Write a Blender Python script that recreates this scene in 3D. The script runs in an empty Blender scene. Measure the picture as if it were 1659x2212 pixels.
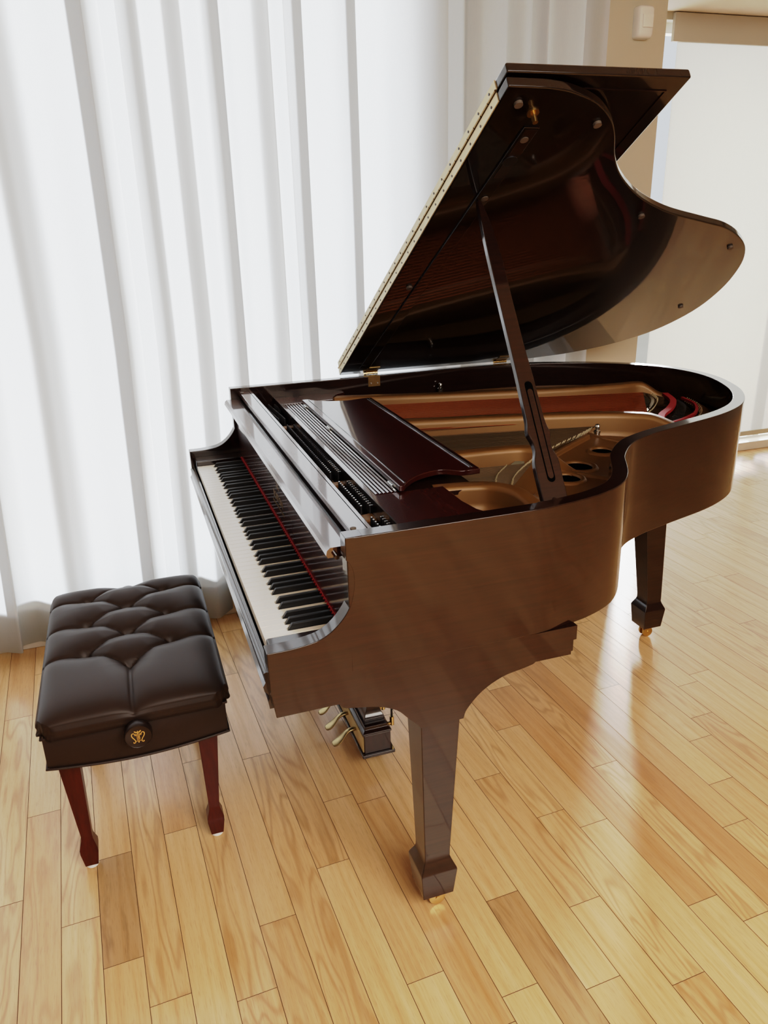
import bpy, bmesh, math, random
from mathutils import Vector, Matrix, Euler
random.seed(7)
C = bpy.context.scene.collection
PI = math.pi

# ------------------------------------------------------------------ nodes
class NT:
    def __init__(s, name):
        s.m = bpy.data.materials.new(name); s.m.use_nodes = True
        s.t = s.m.node_tree; s.n = s.t.nodes; s.n.clear()
        s.out = s.n.new('ShaderNodeOutputMaterial')
    def node(s, typ, **kw):
        x = s.n.new(typ)
        ins = kw.pop('ins', {})
        for k, v in kw.items(): setattr(x, k, v)
        for k, v in ins.items(): s.set(x.inputs[k], v)
        return x
    def set(s, sock, v):
        if hasattr(v, 'is_linked') or isinstance(v, bpy.types.NodeSocket): s.t.links.new(v, sock)
        else: sock.default_value = v
    def math(s, op, a, b=0.0, c=0.0):
        x = s.node('ShaderNodeMath', operation=op)
        s.set(x.inputs[0], a); s.set(x.inputs[1], b); s.set(x.inputs[2], c)
        return x.outputs[0]
    def mix(s, f, a, b, blend='MIX'):
        x = s.node('ShaderNodeMix', data_type='RGBA', blend_type=blend)
        s.set(x.inputs[0], f); s.set(x.inputs[6], a); s.set(x.inputs[7], b)
        return x.outputs[2]
    def ramp(s, f, stops):
        x = s.node('ShaderNodeValToRGB'); cr = x.color_ramp
        while len(cr.elements) < len(stops): cr.elements.new(0.5)
        for e, (p, c) in zip(cr.elements, stops): e.position = p; e.color = c
        s.set(x.inputs[0], f); return x.outputs[0]
    def coord(s, which='Object', scale=(1, 1, 1)):
        tc = s.node('ShaderNodeTexCoord'); mp = s.node('ShaderNodeMapping')
        mp.inputs['Scale'].default_value = scale
        s.t.links.new(tc.outputs[which], mp.inputs['Vector']); return mp.outputs[0]
    def geo(s, scale=(1, 1, 1)):
        g = s.node('ShaderNodeNewGeometry'); mp = s.node('ShaderNodeMapping')
        mp.inputs['Scale'].default_value = scale
        s.t.links.new(g.outputs['Position'], mp.inputs['Vector']); return mp.outputs[0]
    def noise(s, vec, scale, detail=4, rough=.55, dist=0.0):
        x = s.node('ShaderNodeTexNoise', ins={'Vector': vec, 'Scale': scale, 'Detail': detail, 'Roughness': rough, 'Distortion': dist})
        return x.outputs[0]
    def bsdf(s, **kw):
        x = s.node('ShaderNodeBsdfPrincipled')
        for k, v in kw.items(): s.set(x.inputs[k.replace('_', ' ')], v)
        return x
    def bump(s, h, strength=.2, dist=.002):
        x = s.node('ShaderNodeBump', ins={'Height': h, 'Strength': strength, 'Distance': dist}); return x.outputs[0]
    def done(s, shader):
        s.t.links.new(shader.outputs[0] if hasattr(shader, 'outputs') else shader, s.out.inputs[0]); return s.m

def c4(*v): return (v[0], v[1], v[2], 1.0)

def plain(name, col, rough=.5, metal=0.0, var=.12, scale=30, coat=0.0, ior=1.5):
    t = NT(name); n = t.noise(t.geo(), scale, 3)
    a = c4(*[x * (1 - var) for x in col]); b = c4(*[min(1, x * (1 + var)) for x in col])
    return t.done(t.bsdf(Base_Color=t.mix(n, a, b), Roughness=rough, Metallic=metal, Coat_Weight=coat, Coat_Roughness=.08, IOR=ior))

def wood_gloss(name, dark, light, rough=.32, coat=1.0, coat_rough=.06, scale=(90, 6, 90), ior=1.55):
    t = NT(name); v = t.geo(scale)
    n = t.noise(v, 1.0, 6, .6, .6); n2 = t.noise(t.geo((scale[0]*3, scale[1]*2.0, scale[2]*3)), 1.0, 3)
    f = t.math('MULTIPLY_ADD', n2, .35, t.math('MULTIPLY', n, .75))
    col = t.ramp(f, [(.32, c4(*dark)), (.72, c4(*light))])
    return t.done(t.bsdf(Base_Color=col, Roughness=rough, Specular_IOR_Level=.15, Coat_Weight=coat, Coat_Roughness=coat_rough, Coat_IOR=ior))

M = {}
M['mahogany'] = wood_gloss('polished_mahogany', (.0085, .0026, .0018), (.020, .0060, .0036), scale=(70, 5, 120))
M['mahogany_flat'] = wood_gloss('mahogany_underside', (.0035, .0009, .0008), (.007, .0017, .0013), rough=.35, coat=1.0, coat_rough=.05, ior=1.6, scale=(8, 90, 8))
M['mahogany_top'] = wood_gloss('polished_mahogany_top', (.026, .0046, .0036), (.048, .0090, .0064), scale=(2.5, 24, 40), ior=2.1)
M['mahogany_red'] = wood_gloss('polished_red_mahogany', (.026, .0036, .0030), (.046, .0070, .0055), scale=(2.5, 22, 22), ior=1.5)
M['bench_wood'] = wood_gloss('satin_red_mahogany', (.040, .0048, .0028), (.075, .011, .0055), rough=.38, coat=.35, coat_rough=.25, scale=(70, 70, 7))
M['lyre_wood'] = wood_gloss('dark_lyre_wood', (.016, .006, .004), (.032, .011, .008), rough=.3, coat=.7, scale=(60, 60, 8))
M['ivory'] = plain('white_key_plastic', (.88, .84, .74), .28, var=.015, coat=.3)
M['ebony'] = plain('black_key_satin', (.012, .012, .013), .42, var=.1)
M['felt_red'] = plain('red_felt', (.30, .010, .013), .9, scale=300)
M['felt_dark'] = plain('dark_felt', (.03, .028, .03), .9, scale=300)
M['felt_grey'] = plain('grey_green_felt', (.16, .145, .10), .9, scale=300)
M['aged_brass'] = plain('aged_brass', (.42, .33, .18), .34, 1.0, scale=60)
M['brass'] = plain('brass', (.60, .42, .19), .28, 1.0, scale=60)
M['brass_pale'] = plain('pale_brass', (.60, .50, .32), .4, .5, scale=60)
M['brass_dull'] = plain('dull_brass', (.30, .20, .09), .38, 1.0, scale=60)
M['steel'] = plain('polished_steel', (.62, .62, .60), .22, 1.0, scale=60)
M['pin'] = plain('blued_steel_pin', (.10, .10, .11), .4, 1.0, scale=60)
M['string_steel'] = plain('string_steel', (.11, .085, .055), .35, 1.0, scale=60)
M['copper'] = plain('copper_winding', (.24, .072, .030), .38, 1.0, scale=200)
M['rubber'] = plain('rubber_bumper', (.10, .080, .065), .6)
M['black'] = plain('black_void', (.002, .002, .002), .95, ior=1.05)
M['white_paint'] = plain('white_painted_trim', (.72, .68, .60), .5, var=.03, scale=8)
M['sensor'] = plain('white_sensor_plastic', (.80, .79, .77), .45, var=.02)
M['white_glide'] = plain('white_plastic_glide', (.8, .79, .76), .4, var=.02)
M['gold_ink'] = plain('gold_emblem', (.72, .42, .13), .4, .3, var=.1)
M['gold_faint'] = plain('faded_gold_lettering', (.18, .115, .045), .5, .3, var=.2)

def mat_plate():
    t = NT('bronze_painted_iron')
    n = t.noise(t.geo(), 420, 2); n2 = t.noise(t.geo(), 6, 3)
    col = t.mix(n2, c4(.155, .074, .020), c4(.195, .096, .028))
    return t.done(t.bsdf(Base_Color=col, Roughness=.50, Metallic=.35, Coat_Weight=.15, Coat_Roughness=.3, Normal=t.bump(n, .10, .0006)))
M['plate'] = mat_plate()

def mat_soundboard():
    t = NT('spruce_soundboard')
    n = t.noise(t.geo((220, 5, 60)), 1.0, 4)
    col = t.ramp(n, [(.3, c4(.17, .052, .017)), (.7, c4(.28, .10, .034))])
    return t.done(t.bsdf(Base_Color=col, Roughness=.3, Coat_Weight=.6, Coat_Roughness=.2))
M['soundboard'] = mat_soundboard()

def mat_leather():
    t = NT('dark_brown_leather')
    vo = t.node('ShaderNodeTexVoronoi', ins={'Vector': t.geo(), 'Scale': 650})
    n = t.noise(t.geo(), 9, 3)
    col = t.mix(n, c4(.022, .0125, .009), c4(.032, .019, .014))
    return t.done(t.bsdf(Base_Color=col, Roughness=.45, Specular_IOR_Level=.28, Normal=t.bump(vo.outputs[0], .10, .0005)))
M['leather'] = mat_leather()

def mat_curtain():
    t = NT('white_linen_curtain')
    w1 = t.noise(t.geo((30, 900, 30)), 1.0, 2); w2 = t.noise(t.geo((900, 30, 900)), 1.0, 2)
    w = t.math('MULTIPLY', t.math('ADD', w1, w2), .5)
    colt = t.mix(w, c4(.72, .77, .82), c4(.84, .88, .92))
    cold = t.mix(w, c4(.55, .52, .47), c4(.62, .59, .53))
    tr = t.node('ShaderNodeBsdfTranslucent', ins={'Color': colt})
    di = t.node('ShaderNodeBsdfDiffuse', ins={'Color': cold})
    mx = t.node('ShaderNodeMixShader', ins={0: .40})
    t.t.links.new(tr.outputs[0], mx.inputs[1]); t.t.links.new(di.outputs[0], mx.inputs[2])
    return t.done(mx)
M['curtain'] = mat_curtain()

def mat_shade():
    t = NT('solar_screen_shade')
    n = t.noise(t.geo((4, 500, 4)), 1.0, 2)
    tr = t.node('ShaderNodeBsdfTranslucent', ins={'Color': t.mix(n, c4(.70, .70, .66), c4(.76, .76, .72))})
    di = t.node('ShaderNodeBsdfDiffuse', ins={'Color': c4(.60, .56, .46)})
    tp = t.node('ShaderNodeBsdfTransparent', ins={'Color': c4(1, 1, 1)})
    mx = t.node('ShaderNodeMixShader', ins={0: .55}); m2 = t.node('ShaderNodeMixShader', ins={0: .12})
    t.t.links.new(tr.outputs[0], mx.inputs[1]); t.t.links.new(di.outputs[0], mx.inputs[2])
    t.t.links.new(mx.outputs[0], m2.inputs[1]); t.t.links.new(tp.outputs[0], m2.inputs[2])
    return t.done(m2)
M['shade'] = mat_shade()

def mat_wall(name, a, b):
    t = NT(name); n = t.noise(t.geo(), 1.2, 3); f = t.noise(t.geo(), 350, 2)
    return t.done(t.bsdf(Base_Color=t.mix(n, c4(*a), c4(*b)), Roughness=.85, Normal=t.bump(f, .08, .0005)))
M['wall'] = mat_wall('tan_wall_paint', (.52, .485, .395), (.555, .515, .42))
M['cream'] = mat_wall('cream_wall_paint', (.30, .25, .19), (.33, .28, .215))
M['ceil'] = mat_wall('warm_ceiling_paint', (.74, .64, .52), (.78, .68, .56))
M['terrace'] = mat_wall('pale_terrace_stone', (.50, .46, .38), (.60, .55, .46))

def mat_floor():
    t = NT('oak_strip_floor')
    at = t.node('ShaderNodeAttribute', attribute_name='plank')   # r tone, g red, b random
    uv = t.node('ShaderNodeUVMap', uv_map='grain')
    mp = t.node('ShaderNodeMapping', ins={'Vector': uv.outputs[0], 'Scale': (2.6, 60, 1)})
    sep = t.node('ShaderNodeSeparateColor', ins={0: at.outputs[0]})
    n = t.noise(mp.outputs[0], 1.0, 6, .62, .5)
    # cathedral figure
    mp2 = t.node('ShaderNodeMapping', ins={'Vector': uv.outputs[0], 'Scale': (1.9, 13, 1)})
    big = t.noise(mp2.outputs[0], 1.0, 2, .4, .3)
    rings = t.math('SINE', t.math('MULTIPLY', big, 62.0))
    rings = t.math('POWER', t.math('MULTIPLY_ADD', rings, .5, .5), 3.0)
    figmask = t.ramp(sep.outputs[2], [(.42, c4(0, 0, 0)), (.66, c4(1, 1, 1))])
    # fine pores
    mp3 = t.node('ShaderNodeMapping', ins={'Vector': uv.outputs[0], 'Scale': (30, 520, 1)})
    pores = t.noise(mp3.outputs[0], 1.0, 2, .5)
    pm = t.ramp(pores, [(.56, c4(0, 0, 0)), (.70, c4(1, 1, 1))])
    base = t.ramp(n, [(.25, c4(.60, .34, .145)), (.50, c4(.71, .45, .22)), (.75, c4(.78, .52, .28))])
    red = t.mix(.8, base, c4(.78, .60, .50), 'MULTIPLY')
    base = t.mix(sep.outputs[1], base, red)
    base = t.mix(t.math('MULTIPLY', t.math('MULTIPLY', rings, figmask), .42), base, c4(.33, .155, .05))
    base = t.mix(t.math('MULTIPLY', pm, .30), base, c4(.28, .13, .05))
    # dark mineral streaks only on dark boards
    mp4 = t.node('ShaderNodeMapping', ins={'Vector': uv.outputs[0], 'Scale': (2.2, 26, 1), 'Location': (7.3, 2.1, 0)})
    st = t.noise(mp4.outputs[0], 1.0, 4, .6, 1.0)
    sm = t.ramp(st, [(.52, c4(0, 0, 0)), (.68, c4(1, 1, 1))])
    dk = t.math('MULTIPLY', sm, t.math('SUBTRACT', 1.0, sep.outputs[0]))
    base = t.mix(t.math('MULTIPLY', dk, 1.3), base, c4(.15, .055, .02))
    tone = t.node('ShaderNodeCombineColor', ins={0: sep.outputs[0], 1: sep.outputs[0], 2: sep.outputs[0]})
    base = t.mix(.8, base, tone.outputs[0], 'MULTIPLY')
    rough = t.math('MULTIPLY_ADD', n, .10, .25)
    return t.done(t.bsdf(Base_Color=base, Roughness=rough, Coat_Weight=.45, Coat_Roughness=.16, Normal=t.bump(t.math('SUBTRACT', n, t.math('MULTIPLY', pm, .5)), .10, .0008)))
M['floor'] = mat_floor()
M['gap'] = plain('floor_gap', (.10, .045, .018), .8)

# ------------------------------------------------------------------ mesh helpers
def bm_new(): return bmesh.new()
def box(bm, x0, x1, y0, y1, z0, z1):
    v = [bm.verts.new((x, y, z)) for x in (x0, x1) for y in (y0, y1) for z in (z0, z1)]
    for f in ((0, 1, 3, 2), (4, 6, 7, 5), (0, 4, 5, 1), (2, 3, 7, 6), (0, 2, 6, 4), (1, 5, 7, 3)): bm.faces.new([v[i] for i in f])
    return v
def prism(bm, pts, fn, a, b):
    """extrude 2-D outline pts; fn(p, h)->xyz"""
    A = [bm.verts.new(fn(p, a)) for p in pts]; B = [bm.verts.new(fn(p, b)) for p in pts]; n = len(pts)
    bm.faces.new(A[::-1]); bm.faces.new(B)
    for i in range(n): bm.faces.new([A[i], A[(i+1) % n], B[(i+1) % n], B[i]])
def loft(bm, rings, cap=True, close=True):
    R = [[bm.verts.new(p) for p in r] for r in rings]
    for a, b in zip(R[:-1], R[1:]):
        n = len(a)
        for i in range(n if close else n-1): bm.faces.new([a[i], a[(i+1) % n], b[(i+1) % n], b[i]])
    if cap: bm.faces.new(R[0][::-1]); bm.faces.new(R[-1])
    return R
def lathe(bm, prof, cx, cy, axis='z', seg=20, base=0.0):
    """prof list of (r, h)"""
    rings = []
    for r, h in prof:
        ring = []
        for k in range(seg):
            a = 2*PI*k/seg; u, v = r*math.cos(a), r*math.sin(a)
            if axis == 'z': ring.append((cx+u, cy+v, base+h))
            elif axis == 'x': ring.append((base+h, cx+u, cy+v))
            else: ring.append((cx+u, base+h, cy+v))
        rings.append(ring)
    loft(bm, rings)
def tube(bm, pts, r, seg=6, rad=None):
    pts = [Vector(p) for p in pts]; rings = []
    up = Vector((0, 0, 1))
    for i, p in enumerate(pts):
        d = (pts[min(i+1, len(pts)-1)] - pts[max(i-1, 0)]).normalized()
        s = d.cross(up)
        if s.length < 1e-4: s = d.cross(Vector((1, 0, 0)))
        s.normalize(); t = s.cross(d).normalized(); rr = rad[i] if rad else r
        rings.append([p + s*rr*math.cos(2*PI*k/seg) + t*rr*math.sin(2*PI*k/seg) for k in range(seg)])
    loft(bm, rings)

WL = {}
def empty(name, loc, label=None, cat=None, group=None):
    o = bpy.data.objects.new(name, None); C.objects.link(o); o.location = loc; WL[o.name] = Vector(loc)
    o.empty_display_size = .1
    if label: o['label'] = label
    if cat: o['category'] = cat
    if group: o['group'] = group
    return o
def obj(name, bm, mat, parent=None, smooth=False, bevel=0.0, label=None, cat=None, group=None, kind=None, angle=35, seg=2):
    bmesh.ops.recalc_face_normals(bm, faces=bm.faces[:])
    vs = [v.co for v in bm.verts]
    lo = Vector([min(v[i] for v in vs) for i in range(3)]); hi = Vector([max(v[i] for v in vs) for i in range(3)])
    ctr = (lo+hi)/2
    if parent is None: ctr.z = lo.z
    for v in bm.verts: v.co -= ctr
    me = bpy.data.meshes.new(name); bm.to_mesh(me); bm.free()
    o = bpy.data.objects.new(name, me); C.objects.link(o)
    WL[o.name] = ctr.copy()
    if parent is not None: o.parent = parent; o.location = ctr - WL[parent.name]
    else: o.location = ctr
    mats = mat if isinstance(mat, (list, tuple)) else [mat]
    for m in mats: me.materials.append(M[m] if isinstance(m, str) else m)
    if smooth:
        me.polygons.foreach_set('use_smooth', [True]*len(me.polygons))
        me.set_sharp_from_angle(angle=math.radians(angle))
    if bevel > 0:
        b = o.modifiers.new('bevel', 'BEVEL'); b.width = bevel; b.segments = seg; b.limit_method = 'ANGLE'; b.angle_limit = math.radians(40)
        b.harden_normals = True
        if not smooth: me.polygons.foreach_set('use_smooth', [True]*len(me.polygons)); me.set_sharp_from_angle(angle=math.radians(40))
    if label: o['label'] = label
    if cat: o['category'] = cat
    if group: o['group'] = group
    if kind: o['kind'] = kind
    return o
def catmull(pts, sub=8, closed=False):
    P = [Vector(p) for p in pts]; n = len(P); out = []
    rng = range(n if closed else n-1)
    for i in rng:
        p0 = P[(i-1) % n] if closed or i > 0 else P[0]*2-P[1]
        p1 = P[i]; p2 = P[(i+1) % n]
        p3 = P[(i+2) % n] if closed or i+2 < n else P[-1]*2-P[-2]
        for k in range(sub):
            t = k/sub
            out.append(.5*((2*p1)+(-p0+p2)*t+(2*p0-5*p1+4*p2-p3)*t*t+(-p0+3*p1-3*p2+p3)*t*t*t))
    if not closed: out.append(P[-1])
    return out
def offset2(pts, d):
    """offset an open 2-D polyline to its left by d"""
    out = []
    for i, p in enumerate(pts):
        a = pts[max(i-1, 0)]; b = pts[min(i+1, len(pts)-1)]
        t = Vector((b[0]-a[0], b[1]-a[1])).normalized()
        out.append(Vector((p[0]-t.y*d, p[1]+t.x*d)))
    return out

# ================================================================== SETTING
CEIL = 2.72
SOF = 2.395       # soffit over the alcove
XW = -.905        # curtain wall
XS = -1.92        # window wall of the alcove
YC = 1.915        # free end of the tan wall
# floor: strip boards
def build_floor():
    th = math.radians(2.75); W = .0825; v0 = -.411
    joints = {-1: [.432], -3: [.316], -2: [.029], 0: [.258, .577], 2: [.233], 3: [.758], 4: [.60], 5: [.02], 7: [.281], 8: [.323], 6: [.493],
              12: [.364, .822], 14: [.193, .626], 16: [.447], 10: [.736], 19: [.134], 15: [.922], 11: [1.004], 21: [.375]}
    bm = bm_new(); grain = bm.loops.layers.uv.new('grain'); col = bm.loops.layers.float_color.new('plank')
    tones = {(0, .41): (.60, .2, .1), (10, .84): (.60, .2, .15), (4, .68): (.84, .1, .6), (17, .52): (.86, .9, .2), (15, .22): (.90, .75, .2),
             (7, .54): (.90, .1, .3), (-1, .30): (1.0, 0, .95), (2, .1): (.93, .5, .3), (12, .6): (.95, .2, .9), (16, .7): (.97, .1, .8), (6, .19): (.90, .3, .95), (5, .3): (.93, .15, .95)}
    ct, sn = math.cos(th), math.sin(th)
    rng = random.Random(3)
    def T(u, v, z): return (u*ct - v*sn, u*sn + v*ct, z)
    g = .0007
    for r in range(-46, 74):
        js = list(joints.get(r, []))
        if not js: js = [rng.uniform(-.6, .9)]
        js.sort(); a = js[0]; b = js[-1]
        if r in (17, ): js = [-1.3]; a = b = -1.3; 
        while a > -2.4: a -= rng.uniform(.45, 1.25); js.append(a)
        if r == 17: b = 1.9; js.append(b)
        while b < 4.9: b += rng.uniform(.45, 1.25); js.append(b)
        js.sort()
        for u0, u1 in zip(js[:-1], js[1:]):
            tone = (rng.choice([1, .97, 1, .95, .93, .98, .90]), rng.choice([0, 0, .1, .25, .5]) , rng.random()*.9)
            for (rr, uu), tv in tones.items():
                if rr == r and u0 < uu < u1: tone = tv
            c0, c1 = max(u0, -2.5), min(u1, 5.0)
            if c1 <= c0: continue
            va = v0 + r*W; vb = va + W
            q = [(c0+g, va+g), (c1-g, va+g), (c1-g, vb-g), (c0+g, vb-g)]
            f = bm.faces.new([bm.verts.new(T(u, v, 0)) for u, v in q])
            ou, ov = rng.uniform(0, 60), rng.uniform(0, 60)
            for l, (u, v) in zip(f.loops, q):
                l[grain].uv = (u+ou, v-va+ov); l[col] = (*tone, 1)
            f.material_index = 0
    # dark bed under the gaps, with thickness
    n0 = len(bm.faces)
    A = [T(u, v, -.0012) for u, v in ((-2.5, v0-46*W), (5, v0-46*W), (5, v0+74*W), (-2.5, v0+74*W))]
    B = [(x, y, -.06) for x, y, z in A]
    VA = [bm.verts.new(p) for p in A]; VB = [bm.verts.new(p) for p in B]
    fs = [bm.faces.new(VA), bm.faces.new(VB[::-1])]
    for i in range(4): fs.append(bm.faces.new([VA[i], VB[i], VB[(i+1) % 4], VA[(i+1) % 4]]))
    for f in fs: f.material_index = 1
    for f in bm.faces:
        if f.material_index == 0 and f.normal.z < 0: f.normal_flip()
    me = bpy.data.meshes.new('floor'); bm.to_mesh(me); bm.free()
    o = bpy.data.objects.new('floor', me); C.objects.link(o); me.materials.append(M['floor']); me.materials.append(M['gap'])
    o['kind'] = 'structure'; o['label'] = 'pale oak strip floor'
build_floor()

def sbox(name, x0, x1, y0, y1, z0, z1, mat, bevel=0):
    b = bm_new(); box(b, x0, x1, y0, y1, z0, z1); return obj(name, b, mat, kind='structure', bevel=bevel)
# wall behind the curtain: sill band, header and piers round the big window, then the tan pier
def wall_curtain():
    b = bm_new()
    box(b, XW-.12, XW, -3.2, YC, -.001, .17)
    box(b, XW-.12, XW, -3.2, YC, 2.60, CEIL)
    box(b, XW-.12, XW, -3.2, -3.0, .17, 2.60)
    box(b, XW-.12, XW, 1.60, YC, .17, 2.60)
    return obj('wall_left', b, 'wall', kind='structure')
wall_curtain()
sbox('baseboard_left', XW, XW+.014, -3.2, YC+.004, 0, .105, 'white_paint', .003)
# window frame behind the curtain
def window(name, x, y0, y1, z0, z1, nd, mat='white_paint'):
    b = bm_new(); w = .045
    box(b, x-.03, x+.03, y0, y1, z0, z0+w); box(b, x-.03, x+.03, y0, y1, z1-w, z1)
    for k in range(nd+1):
        y = y0 + (y1-y0-w)*k/nd; box(b, x-.03, x+.03, y, y+w, z0+w, z1-w)
    return obj(name, b, mat, kind='structure')
window('window_1', XW-.09, -3.0, 1.60, .17, 2.60, 2)
window('window_2', XS-.10, 2.50, 4.9, .02, 2.36, 2)
# alcove beyond the wall
sbox('wall_return', XS-.12, XW-.12, YC-.14, YC, 0, CEIL, 'wall')
sbox('wall_soffit', XS, XW, YC, 5.2, SOF, CEIL, 'ceil')
b = bm_new(); box(b, XS-.12, XS, YC, 2.50, 0, CEIL); box(b, XS-.12, XS, 4.9, 5.2, 0, CEIL); box(b, XS-.12, XS, 2.50, 4.9, 2.36, CEIL)
obj('wall_alcove', b, 'wall', kind='structure')
sbox('trim_1', XS-.07, XS+.012, 2.50, 5.2, 0, .052, 'white_paint', .003)      # sill rail under the shade
sbox('wall_far', XS-.12, 4.62, 5.2, 5.32, 0, CEIL, 'cream')
sbox('wall_front', XW-.12, 4.62, -3.32, -3.2, 0, CEIL, 'cream')
b = bm_new()
box(b, 4.5, 4.62, -3.2, 5.2, 0, CEIL)
obj('wall_right', b, 'cream', kind='structure')
b = bm_new(); box(b, XS-.12, 4.62, -3.32, 5.32, CEIL, CEIL+.1); obj('ceiling', b, 'ceil', kind='structure')

# roller shade in the alcove: fascia, cloth, bottom rail
r = empty('roller_shade', (XS, 3.9, .11), 'pale translucent roller shade over the window at the right', 'roller shade')
b = bm_new(); box(b, XS+.004, XS+.008, 2.738, 4.95, .11, 2.27); obj('shade_cloth', b, 'shade', r)
b = bm_new(); box(b, XS-.0, XS+.022, 2.700, 5.0, 2.262, 2.392); obj('fascia', b, mat_wall('shade_fascia_cream', (.56, .52, .46), (.59, .55, .49)), r, bevel=.003)
b = bm_new(); box(b, XS+.000, XS+.014, 2.738, 4.95, .098, .128); obj('bottom_rail', b, 'wall', r, bevel=.002)

# terrace outside
sbox('ground', -14, XS-.2, -8, 12, -.14, -.07, 'terrace')
b = bm_new(); box(b, -8.2, -8.0, -8, 12, -.07, .85); obj('trim_2', b, 'terrace', kind='structure')

# motion sensor on the tan wall
sx = XW-.001
r = empty('motion_sensor', (sx, 1.79, 2.055), 'small white motion sensor high on the tan wall above the raised lid', 'sensor')
b = bm_new()
def rr(cy, cz, hw, hh, rad, n=6):
    pts = []
    for (sy, sz, a0) in ((1, 1, 0), (-1, 1, 90), (-1, -1, 180), (1, -1, 270)):
        for k in range(n+1):
            a = math.radians(a0+90*k/n); pts.append((cy+sy*(hw-rad)+rad*math.cos(a), cz+sz*(hh-rad)+rad*math.sin(a)))
    return pts
CY, CZ = 1.802, 2.107
loft(b, [[(sx+d, y, z) for y, z in rr(CY, CZ, .033-s, .052-s, .012)] for d, s in ((0, 0), (.028, .0), (.036, .003), (.040, .008))])
obj('housing', b, 'sensor', r, smooth=True, angle=40)
b = bm_new(); loft(b, [[(sx+d, y, z) for y, z in rr(CY+.004, CZ+.002, .022-s, .022-s, .003)] for d, s in ((.039, 0), (.044, .001), (.046, .004))])
obj('lens', b, plain('sensor_lens', (.84, .83, .80), .5, var=.02), r, smooth=True)

# ------------------------------------------------------------------ curtain
def curtain():
    # boundaries along the wall (y), each panel (y0,y1,slope): slope>0 faces the light
    X0 = -.852
    ctrl = []   # (y, x)
    def p(y, x): ctrl.append((y, X0+x*1.6))
    y = -3.1
    rng = random.Random(5)
    while y < -1.0:
        w = rng.uniform(.10, .17); p(y, rng.uniform(-.02, -.01)); p(y+w*.45, rng.uniform(.012, .025)); y += w
    # measured folds
    for yy, xx in [(-.93, -.012), (-.86, .012), (-.80, .016), (-.74, -.014), (-.665, .006), (-.62, .020), (-.600, .026), (-.598, .016), (-.605, -.008), (-.55, -.016),
                   (-.505, .004), (-.47, .020), (-.44, .026), (-.40, -.002), (-.345, -.022), (-.285, .002), (-.225, .014), (-.175, .026), (-.150, .034),
                   (-.144, .030), (-.150, .014), (-.152, -.004), (-.132, -.024), (-.102, -.028), (-.090, -.018), (-.058, .012), (-.048, .016), (-.020, .008),
                   (.005, -.012), (.020, -.016), (.045, .000), (.072, .016), (.090, .012), (.130, -.014), (.145, -.018), (.168, .000), (.188, .014), (.210, .012), (.245, -.004),
                   (.253, -.007), (.251, -.018), (.262, -.022), (.290, .000), (.335, .014), (.360, .012), (.405, -.012), (.416, -.014), (.443, .014), (.452, .016), (.500, .006),
                   (.511, .002), (.508, -.012), (.518, -.020), (.560, .000), (.610, .013), (.660, .012), (.684, .006), (.690, -.002), (.687, -.016), (.700, -.020), (.740, -.004), (.79, .008), (.87, .006),
                   (.93, .010), (.995, .016), (1.004, .012), (1.002, -.006), (1.015, -.014), (1.06, -.024), (1.092, -.030), (1.100, -.016), (1.125, .010), (1.15, .014),
                   (1.20, .010), (1.228, .006), (1.232, -.010), (1.245, -.012), (1.29, .010), (1.322, .004), (1.326, -.014), (1.35, -.006), (1.376, .014), (1.384, .006), (1.384, -.014), (1.42, -.014),
                   (1.47, .006), (1.525, .012), (1.531, -.010), (1.56, -.004), (1.60, .010), (1.628, .004)]:
        p(yy, xx)
    line = catmull([(yy, xx) for yy, xx in ctrl], 7)
    nz = 34; z0, z1 = .018, 2.69
    bm = bm_new(); rows = []
    rng = random.Random(9)
    ph = [rng.uniform(0, 6.28) for _ in range(6)]
    for j in range(nz+1):
        f = (j/nz); f = f**1.6; z = z0 + (z1-z0)*f
        row = []
        for q in line:
            y, x = q[0], q[1]; low = max(0, 1-z/1.1)
            dy = -.030*low*math.exp(-((y+.15)/.5)**2) - .05*low*math.exp(-((y+.7)/.25)**2)
            dx = .010*low*math.sin(9*y+ph[0]) + .006*low*math.sin(23*y+ph[1]) + .0022*math.sin(5*z+17*y+ph[2])
            zz = z + .010*math.sin(4.1*y+ph[3])*max(0, 1-z/.3) if j else z0 + .012*math.sin(6*y+ph[3])+.008*math.sin(17*y)
            row.append(bm.verts.new((x+dx, y+dy, zz)))
        rows.append(row)
    for a, b2 in zip(rows[:-1], rows[1:]):
        for i in range(len(a)-1): bm.faces.new([a[i], a[i+1], b2[i+1], b2[i]])
    # doubled hem at the bottom
    hem = []
    for q_i in range(len(line)):
        lo = rows[0][q_i].co; col = []
        for zz in (0, .05, .10, .135):
            k = 0
            tgt = lo.z+zz
            while k < nz-1 and rows[k+1][q_i].co.z < tgt: k += 1
            a, c = rows[k][q_i].co, rows[k+1][q_i].co; tt = 0 if c.z == a.z else (tgt-a.z)/(c.z-a.z)
            pnt = a.lerp(c, max(0, min(1, tt))); col.append(bm.verts.new((pnt.x-.0025, pnt.y, pnt.z+.0005)))
        hem.append(col)
    for a, b2 in zip(hem[:-1], hem[1:]):
        for i in range(3): bm.faces.new([a[i], b2[i], b2[i+1], a[i+1]])
    o = obj('curtain', bm, 'curtain', smooth=True, angle=80, label='floor-length white linen curtain hanging in folds behind the piano', cat='curtain')
    return o
curtain()
b = bm_new(); box(b, -.875, -.845, -3.1, 1.64, 2.688, 2.7195); obj('trim_3', b, 'white_paint', kind='structure')

# ================================================================== GRAND PIANO
H = .7075; ZR = .944; RT = .034
piano = empty('grand_piano', (0, .8, 0), 'polished mahogany grand piano with its lid propped open', 'piano')

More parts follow.
